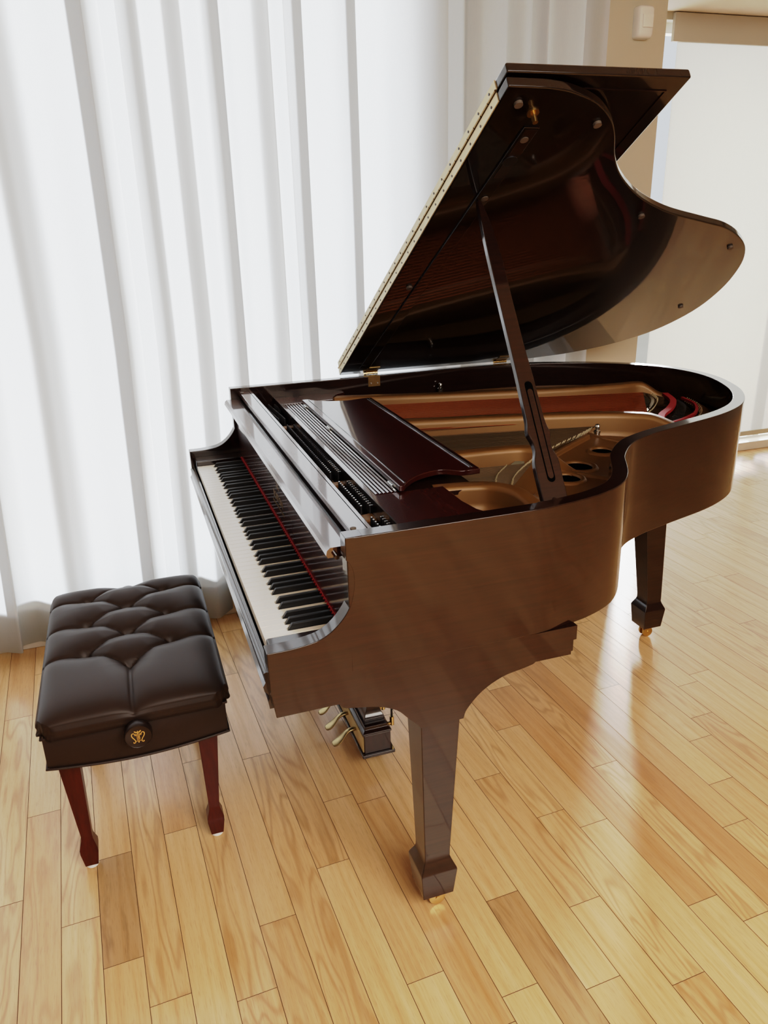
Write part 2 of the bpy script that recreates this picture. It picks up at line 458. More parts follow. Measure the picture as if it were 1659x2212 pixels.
# ---- rim outline (outer, treble front -> tail -> bass front)
RIM = [(H, .158), (H, .30), (H, .42), (.7075, .50), (.706, .56), (.698, .612), (.684, .678), (.657, .744), (.625, .788), (.580, .827), (.528, .860), (.484, .886), (.446, .917), (.405, .958),
       (.373, 1.004), (.338, 1.084), (.305, 1.190), (.262, 1.330), (.216, 1.432), (.160, 1.512), (.078, 1.588), (-.024, 1.650), (-.165, 1.700), (-.300, 1.703),
       (-.430, 1.655), (-.545, 1.545), (-.630, 1.400), (-.685, 1.240), (-.7055, 1.08), (-H, .95), (-H, .60), (-H, .158)]
rim_o = catmull(RIM, 5); rim_o = [Vector((p[0], p[1])) for p in rim_o]
rim_i = offset2(rim_o, RT)
rim_i[0] = Vector((H-RT, .158)); rim_i[-1] = Vector((-H+RT, .158))
def rim_mesh():
    bm = bm_new(); z0, z1 = .672, ZR
    o0 = [bm.verts.new((p.x, p.y, z0)) for p in rim_o]; o1 = [bm.verts.new((p.x, p.y, z1)) for p in rim_o]
    i0 = [bm.verts.new((p.x, p.y, z0)) for p in rim_i]; i1 = [bm.verts.new((p.x, p.y, z1)) for p in rim_i]
    for k in range(len(rim_o)-1):
        bm.faces.new([o0[k], o0[k+1], o1[k+1], o1[k]]); bm.faces.new([i0[k], i1[k], i1[k+1], i0[k+1]])
        bm.faces.new([o1[k], o1[k+1], i1[k+1], i1[k]]); bm.faces.new([o0[k], i0[k], i0[k+1], o0[k+1]])
    for k in (0, -1): bm.faces.new([o0[k], o1[k], i1[k], i0[k]])
    return bm
obj('rim', rim_mesh(), 'mahogany', piano, smooth=True, bevel=.0022)
# ---- arms (cheeks) : side profile (y,z)
ARM = [(.002, .744), (.045, .7445), (.085, .749), (.108, .756), (.129, .770), (.147, .789), (.160, .811), (.167, .836), (.1695, .859), (.1675, .880), (.162, .894), (.156, .902)]
arm_curve = [tuple(p) for p in catmull(ARM, 4)]
prof = arm_curve + [(.156, ZR+.0004), (.19, ZR+.0002), (.19, .606), (.010, .606), (.003, .66)]
for s in (1, -1):
    b = bm_new(); prism(b, prof, lambda p, h: (h*s, p[0], p[1]), H-RT-.0004, H+.0004)
    for v in b.verts:
        if v.co.y > .185 and abs(v.co.x) > H-.01: v.co.x = s*(H-.0012)
    obj('arm', b, 'mahogany', piano, smooth=True, angle=25, bevel=.0016)
# ---- lower body along both sides with the curved leg brackets, stepped at the back
BR = [(.130, .6065), (.143, .595), (.170, .5895), (.210, .581), (.246, .564), (.269, .540), (.288, .520), (.296, .509)]
BR2 = [(.380, .509), (.389, .509), (.397, .530), (.429, .564), (.474, .588), (.524, .598), (.543, .6025), (.549, .6065)]
bracket = [tuple(p) for p in catmull(BR, 4)] + BR2[:2] + [tuple(p) for p in catmull(BR2[1:], 4)][1:]
for s in (1, -1):
    b = bm_new()
    prism(b, bracket + [(.632, .6065), (.632, .614), (.636, .6145), (.636, .640), (.643, .6405), (.643, .6725), (.125, .6725), (.125, .6065)], lambda p, h: (h*s, p[0], p[1]), .612, H-.0010)
    obj('side_rail', b, 'mahogany', piano)
b = bm_new(); box(b, -H+RT, H-RT, .014, .60, .606, .664); obj('keybed', b, 'mahogany', piano, bevel=.002)
# soundboard underside + beams
inner_ring = [(p.x, p.y) for p in offset2(rim_o, RT+.001)]
def inner_poly(y0):
    pts = []
    for p in inner_ring:
        if p[1] >= y0: pts.append(p)
    a = pts[0]; z = pts[-1]
    return [(a[0], y0)] + pts + [(z[0], y0)]
b = bm_new(); prism(b, inner_poly(.50), lambda p, h: (p[0], p[1], h), .800, .812); obj('soundboard', b, 'soundboard', piano)
b = bm_new()
prism(b, [(-.60, 0), (-.50, 0), (-.13, 1.60), (-.20, 1.60)], lambda p, h: (p[0], p[1]*.62+.60, h), .69, .78)
prism(b, [(.20, 0), (.30, 0), (.02, 1.45), (-.06, 1.45)], lambda p, h: (p[0], p[1]*.62+.60, h), .69, .78)
obj('back_beam', b, 'lyre_wood', piano)
# wide bottom moulding under the tail
# ---- key slip with mouldings (front face)
b = bm_new()
kp = [(.004, .606), (.002, .622), (.005, .628), (.005, .636), (-.003, .645), (-.005, .656), (.000, .664), (.000, .676), (-.002, .684), (.006, .688), (.013, .688), (.013, .606)]
prism(b, kp, lambda p, h: (h, p[0], p[1]), -H+RT, H-RT)
obj('key_slip', b, 'mahogany', piano, smooth=True, angle=30)
# ---- key blocks
for s in (1, -1):
    b = bm_new(); box(b, *( (.6145, H-RT) if s > 0 else (-H+RT, -.6145)), .016, .172, .664, .7235)
    obj('key_block', b, 'mahogany', piano, bevel=.003)
# ---- keys
P = 1.225/52; KZ = .7084; YK = .0175; YB = .175
blacks = []
names = 'ABCDEFG'
def has_black(i):     # black between white i and i+1
    return names[i % 7] in 'ACDFG' and i < 51
offs = {'A': .002, 'C': -.002, 'D': .002, 'F': -.0025, 'G': 0.0}
for i in range(52):
    x0 = -.6125 + i*P + .0005; x1 = -.6125+(i+1)*P-.0005
    lx = 0; rx = 0
    if i > 0 and has_black(i-1): lx = .0062 + offs[names[(i-1) % 7]]
    if has_black(i): rx = .0062 - offs[names[i % 7]]
    bm = bm_new(); yt = .0665
    pts = [(x0, YK), (x1, YK), (x1, yt)]
    if rx: pts += [(x1-rx, yt), (x1-rx, YB)]
    else: pts += [(x1, YB)]
    if lx: pts += [(x0+lx, YB), (x0+lx, yt), (x0, yt)]
    else: pts += [(x0, YB)]
    prism(bm, pts, lambda p, h: (p[0], p[1], h), KZ-.020, KZ)
    o = obj('white_key', bm, 'ivory', piano, bevel=.0009, seg=1)
for i in range(51):
    if not has_black(i): continue
    xc = -.6125+(i+1)*P + offs[names[i % 7]]
    bm = bm_new(); w = .0055; w2 = .0042
    y0 = .0695
    rings = [[(xc-w, y0, KZ-.008), (xc+w, y0, KZ-.008), (xc+w, YB, KZ-.008), (xc-w, YB, KZ-.008)],
             [(xc-w, y0, KZ+.001), (xc+w, y0, KZ+.001), (xc+w, YB, KZ+.001), (xc-w, YB, KZ+.001)],
             [(xc-w2, y0+.0075, KZ+.0118), (xc+w2, y0+.0075, KZ+.0118), (xc+w2, YB, KZ+.0118), (xc-w2, YB, KZ+.0118)]]
    loft(bm, rings); obj('black_key', bm, 'ebony', piano, bevel=.0012, seg=1)
# ---- red name-board felt with its picot edge
b = bm_new(); box(b, -.6145, .6145, .1635, .172, KZ+.0135, KZ+.0160)
for k in range(88):
    x = -.605+k*1.21/87; box(b, x-.0022, x+.0022, .1605, .1640, KZ+.0130, KZ+.0158)
obj('name_felt', b, 'felt_red', piano)
# ---- fallboard: upright panel and the folded lip that overhangs it
b = bm_new(); X = H-RT-.001
prism(b, [(.1655, .7245), (.176, .7245), (.190, .895), (.1660, .8995)], lambda p, h: (h, p[0], p[1]), -X, X)
fall = obj('fallboard', b, 'mahogany_red', piano)
b = bm_new()
prism(b, [(.1325, .894), (.1360, .8885), (.1600, .8885), (.1750, .893), (.181, .903), (.178, .9085), (.1410, .9085), (.1345, .903)], lambda p, h: (h, p[0], p[1]), -X+.003, X-.015)
obj('fallboard_lip', b, 'mahogany_top', fall, smooth=True, angle=28)
for s in (1, -1):
    b = bm_new(); lathe(b, [(.0045, 0), (.0045, .012)], .150, .893, 'x', 12, (X-.015) if s > 0 else -X+.001)
    obj('pivot_pin', b, 'felt_red' if 0 else 'mahogany', fall)
# lettering on the fallboard
def text(name, s, size, origin, xaxis, yaxis, mat, parent, extrude=.0002):
    cu = bpy.data.curves.new(name, 'FONT'); cu.body = s; cu.size = size; cu.extrude = extrude; cu.align_x = 'CENTER'; cu.align_y = 'CENTER'
    tmp = bpy.data.objects.new('tmp', cu); C.objects.link(tmp); dg = bpy.context.evaluated_depsgraph_get(); dg.update()
    me = bpy.data.meshes.new_from_object(tmp.evaluated_get(dg)); C.objects.unlink(tmp); bpy.data.objects.remove(tmp)
    bm = bm_new(); bm.from_mesh(me)
    xa = Vector(xaxis).normalized(); ya = Vector(yaxis).normalized(); na = xa.cross(ya); O = Vector(origin)
    for v in bm.verts: v.co = O + xa*v.co.x + ya*v.co.y + na*v.co.z
    return obj(name, bm, mat, parent)
fz = lambda z: .1655 + .0005*(z-.7245)/.175
text('lettering', 'BOSTON', .030, (.02, fz(.785)-.0003, .785), (1, 0, 0), (0, -.012, 1), 'gold_faint', fall)
text('lettering', 'DESIGNED BY STEINWAY & SONS', .0095, (.02, fz(.762)-.0003, .762), (1, 0, 0), (0, -.012, 1), 'gold_faint', fall)

def lyre_emblem(name, O, xa, ya, sc, mat, parent, letter=True):
    """line-drawn lyre: two S arms, cross bars, strings, bird-like crest, feet"""
    O = Vector(O); xa = Vector(xa).normalized(); ya = Vector(ya).normalized(); na = xa.cross(ya)
    bm = bm_new()
    def stroke(pts, w):
        pts = catmull([(p[0], p[1], 0) for p in pts], 6)
        L, R = [], []
        for i, p in enumerate(pts):
            t = (pts[min(i+1, len(pts)-1)]-pts[max(i-1, 0)]).normalized(); n = Vector((-t.y, t.x, 0))
            ww = w*(.55+.45*math.sin(PI*i/(len(pts)-1)))
            L.append(p+n*ww); R.append(p-n*ww)
        for i in range(len(pts)-1):
            q = [L[i], L[i+1], R[i+1], R[i]]
            vs = [bm.verts.new(O + xa*v.x*sc + ya*v.y*sc + na*.0003) for v in q]; bm.faces.new(vs)
    for s in (1, -1):
        stroke([(s*.20, .40), (s*.28, .30), (s*.40, .34), (s*.42, .50), (s*.55, .66), (s*.74, .62), (s*.82, .40), (s*.74, .12), (s*.52, -.22), (s*.40, -.50), (s*.44, -.70), (s*.60, -.78), (s*.68, -.66), (s*.58, -.60)], .055)
        stroke([(s*.18, .44), (s*.30, .50), (s*.42, .46)], .04)
        stroke([(0, .72), (s*.22, .80), (s*.40, .92), (s*.30, .78), (s*.12, .66)], .07)
    stroke([(-.34, .44), (0, .47), (.34, .44)], .035); stroke([(-.42, -.52), (0, -.55), (.42, -.52)], .035)
    stroke([(0, .95), (0, .70), (0, .50)], .07)
    for k in (-.18, -.06, .06, .18): stroke([(k, .42), (k, -.05), (k, -.52)], .016)
    stroke([(-.20, .20), (-.10, .30), (.10, .26), (.16, .12), (0, .02), (.18, -.10), (.12, -.28), (-.10, -.30), (-.2, -.18)], .035)
    stroke([(-.05, .30), (-.06, 0), (-.05, -.30)], .03)
    ring = [bm.verts.new(O + xa*(.09*math.cos(a*PI/6))*sc + ya*(-.72+.09*math.sin(a*PI/6))*sc + na*.0003) for a in range(12)]; bm.faces.new(ring)
    return obj(name, bm, mat, parent)
lyre_emblem('emblem', (.02, fz(.83)-.0004, .833), (1, 0, 0), (0, -.012, 1), .026, 'gold_faint', fall)

# ---- slot cover strip behind the fallboard
b = bm_new(); box(b, -X, X, .184, .226, .918, .932)
st = obj('front_rail', b, 'mahogany_top', piano, bevel=.002)
b = bm_new(); box(b, -X+.01, X-.012, .2155, .2165, .9322, .9326); obj('seam', b, 'black', st)
b = bm_new(); box(b, -X, X, .186, .200, .86, .918); obj('rail_support', b, 'mahogany', piano)
for s in (-1, 1):
    b = bm_new(); lathe(b, [(.006, 0), (.006, .003), (.003, .004)], s*(X-.03), .19, 'z', 12, .932); obj('rail_button', b, 'rubber', piano)

# ---- pin block / tuning pins
b = bm_new(); box(b, -X, X, .20, .36, .838, .846); obj('pin_block_plate', b, 'plate', piano)
b = bm_new()
for x0, x1 in ((-.405, -.372), (.184, .214), (.42, .46)): prism(b, [(x0, .215), (x1, .215), (x1-.02, .34), (x0-.02, .34)], lambda p, h: (p[0], p[1], h), .846, .866)
box(b, -X, X, .20, .212, .846, .858)
obj('plate_rib', b, 'plate', piano, bevel=.004)
b = bm_new()
box(b, -.665, -.41, .30, .352, .8465, .8515); box(b, -.36, .17, .315, .356, .8465, .8515)
obj('under_felt', b, 'felt_red', piano)
pin_spots = []
for x0, x1, nr in ((-.655, -.415, 3), (-.355, .165, 3), (.225, .415, 3), (.475, .64, 3)):
    n = int((x1-x0)/.0135)
    for k in range(n):
        for q in range(nr):
            pin_spots.append((x0 + k*.0135 + q*.0045, .258 + q*.019 + (.010 if x0 < -.5 else 0)*(k/n)))
pin_spots.sort(key=lambda p: -p[0])
def pin_geo(bm, x, y):
    lathe(bm, [(.0036, 0), (.0036, .024), (.0029, .026), (.0027, .038), (.0020, .0395)], x, y, 'z', 8, .845)
bm = bm_new(); pin_geo(bm, 0, 0); proto = obj('tuning_pin', bm, ['pin', 'steel'], piano, smooth=True)
for f in proto.data.polygons: f.material_index = 1 if f.center.z > .0175 and f.normal.z > .3 else 0  # brighter metal on the tip faces paints the pins' highlights
pc = proto.location + WL[piano.name]
near = pin_spots[:100]
for k, (x, y) in enumerate(near):
    o = proto if k == 0 else proto.copy()
    if k: C.objects.link(o); o.parent = piano
    o.location = Vector((x, y, pc.z)) - WL[piano.name]
bm = bm_new()
for x, y in pin_spots[100:]: pin_geo(bm, x, y)
obj('tuning_pins', bm, 'pin', piano, smooth=True, kind='stuff')

# ---- music shelf
SZ = .900
b = bm_new()
shelf = [(-X, .302), (X, .302), (X, .600), (.655, .600), (.630, .540), (.600, .505), (.555, .482), (.500, .4735), (.420, .473), (-.560, .479), (-.600, .490), (-.640, .515), (-.656, .545), (-X, .545)]
# frame with an opening for the sliding desk
outer = shelf
prism(b, [(-X, .302), (-.565, .302), (-.565, .479), (-.600, .490), (-.640, .515), (-.656, .545), (-X, .545)], lambda p, h: (p[0], p[1], h), SZ-.018, SZ)
prism(b, [(.395, .302), (X, .302), (X, .600), (.655, .600), (.630, .540), (.600, .505), (.555, .482), (.500, .4735), (.395, .473)], lambda p, h: (p[0], p[1], h), SZ-.018, SZ)
box(b, -.565, .395, .302, .314, SZ-.018, SZ)
obj('music_shelf', b, 'mahogany_top', piano, bevel=.0015)
b = bm_new(); box(b, -X, X, .298, .3018, .866, .902); obj('shelf_front_edge', b, 'mahogany', piano)
# support rails left/right under the shelf
b = bm_new(); box(b, -.565, .395, .3145, .376, SZ-.016, SZ-.006); tray = obj('sliding_tray', b, 'mahogany', piano)
for k in range(6):
    b = bm_new(); y = .3155+k*.0092
    prism(b, [(y, SZ-.006), (y+.007, SZ-.006), (y+.0065, SZ-.001), (y+.0035, SZ+.0006), (y+.0005, SZ-.001)], lambda p, h: (h, p[0], p[1]), -.560, .388)
    obj('tray_ridge', b, 'mahogany_top', tray, smooth=True)
b = bm_new(); box(b, -.565, .395, .376, .560, SZ-.026, SZ-.016); obj('tray_panel', b, 'lyre_wood', tray)
# ---- folded music desk
near_edge = [(.404, .366), (.402, .378), (.386, .390), (.356, .420), (.337, .455), (.329, .490), (.338, .512), (.352, .528), (.357, .548), (.356, .584)]
far_edge = [(-.470, .584), (-.470, .560), (-.466, .530), (-.462, .500), (-.470, .460), (-.486, .425), (-.510, .398), (-.530, .386), (-.532, .366)]
out = [tuple(p) for p in catmull(near_edge, 4)] + [tuple(p) for p in catmull(far_edge, 4)]
b = bm_new(); prism(b, out, lambda p, h: (p[0], p[1], h), .903, .9165)
desk = obj('music_desk', b, 'mahogany_red', piano, bevel=.0025)
b = bm_new(); prism(b, [(.564, .9165), (.5645, .9185), (.567, .9185), (.5675, .9165)], lambda p, h: (h, p[0], p[1]), -.455, .338)
prism(b, [(.571, .9165), (.5715, .9185), (.574, .9185), (.5745, .9165)], lambda p, h: (h, p[0], p[1]), -.455, .338)
obj('ledge_bead', b, 'mahogany', desk)
b = bm_new(); prism(b, [(.383, .9165), (.384, .9182), (.3865, .9182), (.3875, .9165)], lambda p, h: (h, p[0], p[1]), -.515, .386)
obj('edge_bead', b, 'mahogany', desk)
for x in (-.497, -.205, .335):
    b = bm_new()
    for q in range(3): lathe(b, [(.0035, q*.011), (.0035, q*.011+.009)], .3645, .9045, 'x', 10, x)
    obj('desk_hinge', b, 'steel', desk)

# ---- cast-iron plate
b = bm_new()
# flat web in the treble/tail corner and the flange along the rim
PZ = .846
web = [(.30, .66), (.45, .68), (.56, .66), (.66, .70), (.625, .748), (.585, .790), (.520, .828), (.450, .872), (.395, .925), (.345, .985), (.312, 1.06), (.278, 1.18), (.235, 1.32),
       (.150, 1.33), (.085, 1.25), (.02, 1.17), (-.015, 1.10), (.05, .985), (.14, .87), (.20, .80)]
prism(b, web, lambda p, h: (p[0], p[1], h), PZ-.010, PZ)
web_o = obj('iron_plate', b, 'plate', piano, bevel=.003)
def bar(name, cl, wid, z0, z1, closed_end=True):
    """a raised brace following centre line cl [(x,y)]"""
    bm = bm_new(); rings = []
    line = catmull(cl, 6)
    n = len(line)
    for i, p in enumerate(line):
        a = line[max(i-1, 0)]; c = line[min(i+1, n-1)]; t = (c-a).normalized(); nn = Vector((-t.y, t.x))
        w = wid if not callable(wid) else wid(i/(n-1)); zz = z1 if not callable(z1) else z1(i/(n-1))
        ring = []
        for f, h in ((-1.05, 0), (-.82, .10), (-.70, .35), (-.66, .80), (-.55, .97), (-.4, 1), (.4, 1), (.55, .97), (.66, .80), (.70, .35), (.82, .10), (1.05, 0)):
            ring.append((p[0]+nn.x*w*f, p[1]+nn.y*w*f, z0+(zz-z0)*h))
        rings.append(ring)
    loft(bm, rings); return obj(name, bm, 'plate', web_o, smooth=True, angle=60)
def fall_end(z1, z2, t0=.80): return lambda t: z1 if t < t0 else z1 + (z2-z1)*(.5-.5*math.cos(PI*(t-t0)/(1-t0)))
bar('brace', [(-.625, .50), (-.520, .86), (-.430, 1.26), (-.402, 1.46), (-.395, 1.56), (-.345, 1.635)], .034, .818, fall_end(.896, .856))
bar('brace', [(-.245, .50), (-.195, .72), (-.130, .98), (-.070, 1.17), (-.020, 1.27), (.050, 1.345), (.15, 1.41)], .034, .818, fall_end(.896, .850, .72))
bar('brace', [(.130, .50), (.144, .62), (.150, .72), (.166, .80), (.225, .85), (.30, .88)], .032, .830, fall_end(.894, .850, .66))
bar('brace', [(.368, .46), (.380, .54), (.400, .592), (.450, .628), (.525, .655), (.62, .70)], .030, .830, fall_end(.892, .850, .55))
# flange along bass side and tail
fl = [(-.655, .50), (-.652, .95), (-.628, 1.20), (-.570, 1.395), (-.485, 1.535), (-.395, 1.61)]
b = bm_new(); ring = catmull(fl, 6); inn = offset2(ring, -.045)
loft(b, [[(p[0], p[1], .826), (p[0], p[1], .866), (q.x, q.y, .856), (q.x, q.y, .826)] for p, q in zip(ring, inn)]); obj('flange', b, 'plate', web_o, smooth=True)
# curved reinforcing ridge across the web
bar('ridge', [(.300, .885), (.345, .915), (.385, .955)], .010, .845, .853)
bar('ridge', [(-.015, 1.115), (.055, 1.135), (.15, 1.175), (.24, 1.20)], .008, .845, .852)
bar('ridge', [(.02, 1.09), (.08, 1.00), (.15, .90), (.205, .84)], .010, .845, .858)
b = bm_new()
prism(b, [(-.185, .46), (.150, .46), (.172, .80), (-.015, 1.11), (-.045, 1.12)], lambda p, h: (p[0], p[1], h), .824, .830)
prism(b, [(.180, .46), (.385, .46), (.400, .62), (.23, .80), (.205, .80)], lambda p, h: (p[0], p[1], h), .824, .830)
obj('string_shade_panel', b, plain('dark_bronze_painted_shade', (.050, .036, .020), .6), web_o)  # added dark panels; the shade under the strings is put into their colour
# rose holes
for hx, hy, hr in ((.155, 1.050, .034), (.252, .915, .042), (.325, .838, .038), (.100, 1.200, .030), (.420, .735, .030)):
    b = bm_new(); loft(b, [[(hx+rr_*math.cos(2*PI*k/28), hy+rr_*math.sin(2*PI*k/28), z) for k in range(28)] for rr_, z in ((hr+.010, .8462), (hr+.006, .8515), (hr, .853), (hr-.005, .850), (hr-.006, .8464), (hr-.007, .8463))], cap=False)
    obj('rose_hole_rim', b, 'plate', web_o, smooth=True, angle=60)
    b = bm_new(); loft(b, [[(hx+rr_*math.cos(2*PI*k/28), hy+rr_*math.sin(2*PI*k/28), z) for k in range(28)] for rr_, z in ((hr-.006, .8464), (hr-.0075, .8466))], cap=True)
    obj('rose_hole', b, 'black', web_o)
# plate bolts
for x, y, z in ((.007, 1.130, .846), (-.655, .905, .866), (-.02, 1.545, .815)):
    b = bm_new(); lathe(b, [(.009, 0), (.009, .010), (.0105, .011), (.0105, .016), (.007, .019), (.0065, .026), (.0090, .029), (.0065, .034), (.002, .036)], x, y, 'z', 16, z)
    obj('plate_bolt', b, 'steel', web_o, smooth=True)

# ---- strings: individual wires, sections between the braces
sections = [  # (start x0,x1 at y0) -> (end x0,x1 at y1a,y1b), count, material, radius
    ((-.585, -.225), .36, (-.345, 1.545), (-.045, 1.345), 30, 'copper', .0013, .872),
    ((-.165, .130), .36, (-.035, 1.150), (.165, .860), 34, 'string_steel', .0008, .866),
    ((.195, .365), .36, (.215, .800), (.375, .655), 36, 'string_steel', .0008, .866)]
for (sx0, sx1), sy, (ex0, ey0), (ex1, ey1), n, mt, rad, z in sections:
    for k in range(n):
        t = k/(n-1); bm = bm_new()
        ax, ay = sx0+(sx1-sx0)*t, sy; bx, by = ex0+(ex1-ex0)*t, ey0+(ey1-ey0)*t
        tube(bm, [(ax, ay, z), (ax*.5+bx*.5, ay*.5+by*.5, z), (bx, by, z-.004)], rad, 5)
        obj('string', bm, mt, piano, smooth=True)
# remaining wires as one part: tail ends behind the bridge
bm = bm_new()
for k in range(30):
    t = k/29
    ax, ay = -.345+.30*t, 1.545-.20*t
    hx, hy = -.235+.262*t+.035*math.sin(PI*t), 1.628-.265*t+.03*math.sin(PI*t)
    tube(bm, [(ax, ay, .868), (hx, hy, .850)], .0009, 4)
for k in range(60):
    t = k/59; ax, ay = -.165+.295*t, .36; bx, by = -.035+.20*t, 1.15-.29*t
    tube(bm, [(ax+.0022, ay, .8655), (bx+.0022, by, .862)], .0006, 4)
obj('wires', bm, 'string_steel', piano, kind='stuff')
# bridge and felts at the tail
def band(name, pts, w, z0, z1, mat, parent=None):
    bm = bm_new(); line = catmull(pts, 8); inn = offset2(line, w)
    loft(bm, [[(p[0], p[1], z0), (p[0], p[1], z1), (q.x, q.y, z1), (q.x, q.y, z0)] for p, q in zip(line, inn)])
    return obj(name, bm, mat, parent or piano)
T0 = [(-.020, 1.270), (-.085, 1.335), (-.160, 1.420), (-.250, 1.500), (-.330, 1.535)]
def shift(pts, dx, dy): return [(x+dx, y+dy) for x, y in pts]
band('bass_bridge', shift(T0, -.004, .005), .030, .812, .862, 'felt_grey')
band('bridge_cap', shift(T0, .004, .018), .010, .862, .866, 'brass_dull')
band('hitch_felt', shift(T0, .055, .070), -.030, .845, .852, 'felt_dark')
band('red_felt_strip', [(.012, 1.335), (-.060, 1.395), (-.120, 1.47), (-.20, 1.545), (-.300, 1.590)], -.020, .862, .8725, 'felt_red')
band('red_felt_strip', [(.020, 1.372), (-.010, 1.45), (-.060, 1.53), (-.150, 1.600), (-.245, 1.625)], -.009, .858, .866, 'felt_red')
band('hitch_plate', [(.050, 1.345), (.035, 1.41), (-.002, 1.49), (-.065, 1.565), (-.150, 1.622), (-.245, 1.648)], -.024, .838, .850, 'plate')
bm = bm_new()
for k in range(34):
    t = k/33; ln = catmull([(.038, 1.355), (.020, 1.42), (-.015, 1.495), (-.075, 1.565), (-.160, 1.618), (-.240, 1.640)], 12)
    p = ln[int(t*(len(ln)-1))]
    tube(bm, [(p[0], p[1], .848), (p[0]+.006, p[1]+.004, .864)], .0016, 5)
obj('hitch_pins', bm, 'brass_pale', piano, kind='stuff')
bm = bm_new()
for k in range(44):
    ln = catmull(shift(T0, .010, .024), 12); p = ln[int(k/43*(len(ln)-1))]
    tube(bm, [(p[0], p[1], .864), (p[0]+.001, p[1]+.003, .872)], .0013, 5)
obj('bridge_pins', bm, 'brass_pale', piano, kind='stuff')
# treble bridge with pins
band('treble_bridge', [(.385, .630), (.30, .680), (.235, .740), (.18, .80)], .022, .812, .860, 'felt_grey')
band('treble_bridge', [(.150, .83), (.08, .93), (.02, 1.03), (-.03, 1.10)], .026, .812, .860, 'felt_grey')
bm = bm_new()
for pts, n in (([(.395, .640), (.31, .690), (.245, .750), (.19, .81)], 30), ([(.165, .845), (.095, .945), (.035, 1.045), (-.012, 1.115)], 26), ([(.36, .615), (.28, .660), (.22, .715)], 22)):
    ln = catmull(pts, 12)
    for k in range(n):
        p = ln[int(k/(n-1)*(len(ln)-1))]; tube(bm, [(p[0], p[1], .856), (p[0]+.005, p[1]+.006, .870)], .0013, 5)
obj('hitch_pin_row', bm, 'brass_pale', piano, kind='stuff')
b = bm_new(); box(b, .150, .186, .36, .80, .812, .822); obj('lower_shade_strip', b, 'felt_dark', piano)  # strip added dark to paint the shade low between string sections

# ---- lid
LA = math.radians(30.745); LO = Vector((-.7154, 0, .9479)); LE = Vector((math.cos(LA), 0, math.sin(LA))); LN = Vector((-math.sin(LA), 0, math.cos(LA)))
def lidp(s, y, h): return LO + LE*s + LN*h + Vector((0, y, 0))
lid_out = [(1.4335, .546), (1.4325, .60), (1.4305, .640), (1.421, .688), (1.395, .752), (1.353, .808), (1.303, .850), (1.235, .893), (1.170, .947), (1.105, 1.022), (1.051, 1.103), (.998, 1.211), (.951, 1.348), (.914, 1.453),
           (.855, 1.551), (.782, 1.632), (.675, 1.703), (.517, 1.762), (.348, 1.778), (.190, 1.724), (.085, 1.605), (.028, 1.46), (.006, 1.32), (.002, 1.24)]
lo = [tuple(p) for p in catmull(lid_out, 5)] + [(0, 1.10), (0, .546)]
b = bm_new(); prism(b, lo, lambda p, h: lidp(p[0], p[1], h), .0, .0205)
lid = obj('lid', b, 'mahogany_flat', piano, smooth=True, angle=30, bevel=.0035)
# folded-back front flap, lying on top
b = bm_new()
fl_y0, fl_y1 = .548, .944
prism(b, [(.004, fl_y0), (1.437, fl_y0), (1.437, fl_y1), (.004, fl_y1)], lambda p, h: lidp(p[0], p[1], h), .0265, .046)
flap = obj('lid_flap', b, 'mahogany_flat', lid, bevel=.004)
# bead frame on the flap face
b = bm_new()
for (s0, s1, ya, yb) in ((1.398, 1.401, fl_y0+.01, fl_y1-.035),):
    prism(b, [(s0, ya), (s1, ya), (s1, yb), (s0, yb)], lambda p, h: lidp(p[0], p[1], h), .0245, .0268)
prism(b, [(.02, fl_y1-.036), (1.401, fl_y1-.036), (1.401, fl_y1-.033), (.02, fl_y1-.033)], lambda p, h: lidp(p[0], p[1], h), .0245, .0268)
obj('flap_bead', b, 'mahogany', flap)
# continuous brass hinge at the fold
b = bm_new()
prism(b, [(.012, .001), (1.392, .001), (1.392, .0195), (.012, .0195)], lambda p, h: lidp(p[0], h, p[1]), .5440, .5462)
ph = obj('lid_hinge', b, 'brass_pale', lid)
b = bm_new(); prism(b, [(.012, .0262), (1.392, .0262), (1.392, .045), (.012, .045)], lambda p, h: lidp(p[0], h, p[1]), .5455, .5482); obj('hinge_leaf', b, 'brass_pale', ph)
b = bm_new()
for k in range(40):
    s0 = .014+k*.0345; A = lidp(s0, .5440, .0230); Bq = lidp(s0+.0325, .5440, .0230); tube(b, [A, Bq], .0030, 8)
obj('hinge_knuckle', b, 'brass_dull', ph, smooth=True)
b = bm_new()
for k in range(26):
    for hh, yy in ((.0095, .5439), (.0365, .5454)):
        c = lidp(.04+k*.053, yy, hh); tube(b, [c, c+Vector((0, -.0010, 0))], .0024, 8)
obj('hinge_screws', b, 'pin', ph)
# batten, prop cup, bumpers, butt hinges
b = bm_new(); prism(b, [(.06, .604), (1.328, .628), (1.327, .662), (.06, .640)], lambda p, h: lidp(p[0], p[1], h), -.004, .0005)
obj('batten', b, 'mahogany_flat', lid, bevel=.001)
b = bm_new(); prism(b, [(1.165, .632), (1.322, .632), (1.322, .659), (1.165, .659)], lambda p, h: lidp(p[0], p[1], h), -.0050, -.0038)
obj('prop_block', b, 'mahogany', lid)
for s_ in (1.293, 1.225, 1.09):
    c = lidp(s_, .644, -.0048); b = bm_new(); tube(b, [c, c-LN*.0022], .0085 if s_ != 1.225 else .016, 16); obj('prop_cup', b, 'pin' if s_ == 1.225 else 'rubber', lid, smooth=True)
c = lidp(1.366, .628, 0); b = bm_new(); tube(b, [c, c-LN*.003], .012, 16); tube(b, [c-LN*.003, c-LN*.011, c-LN*.022], .0055, 12); 
obj('lid_latch', b, 'brass', lid, smooth=True)
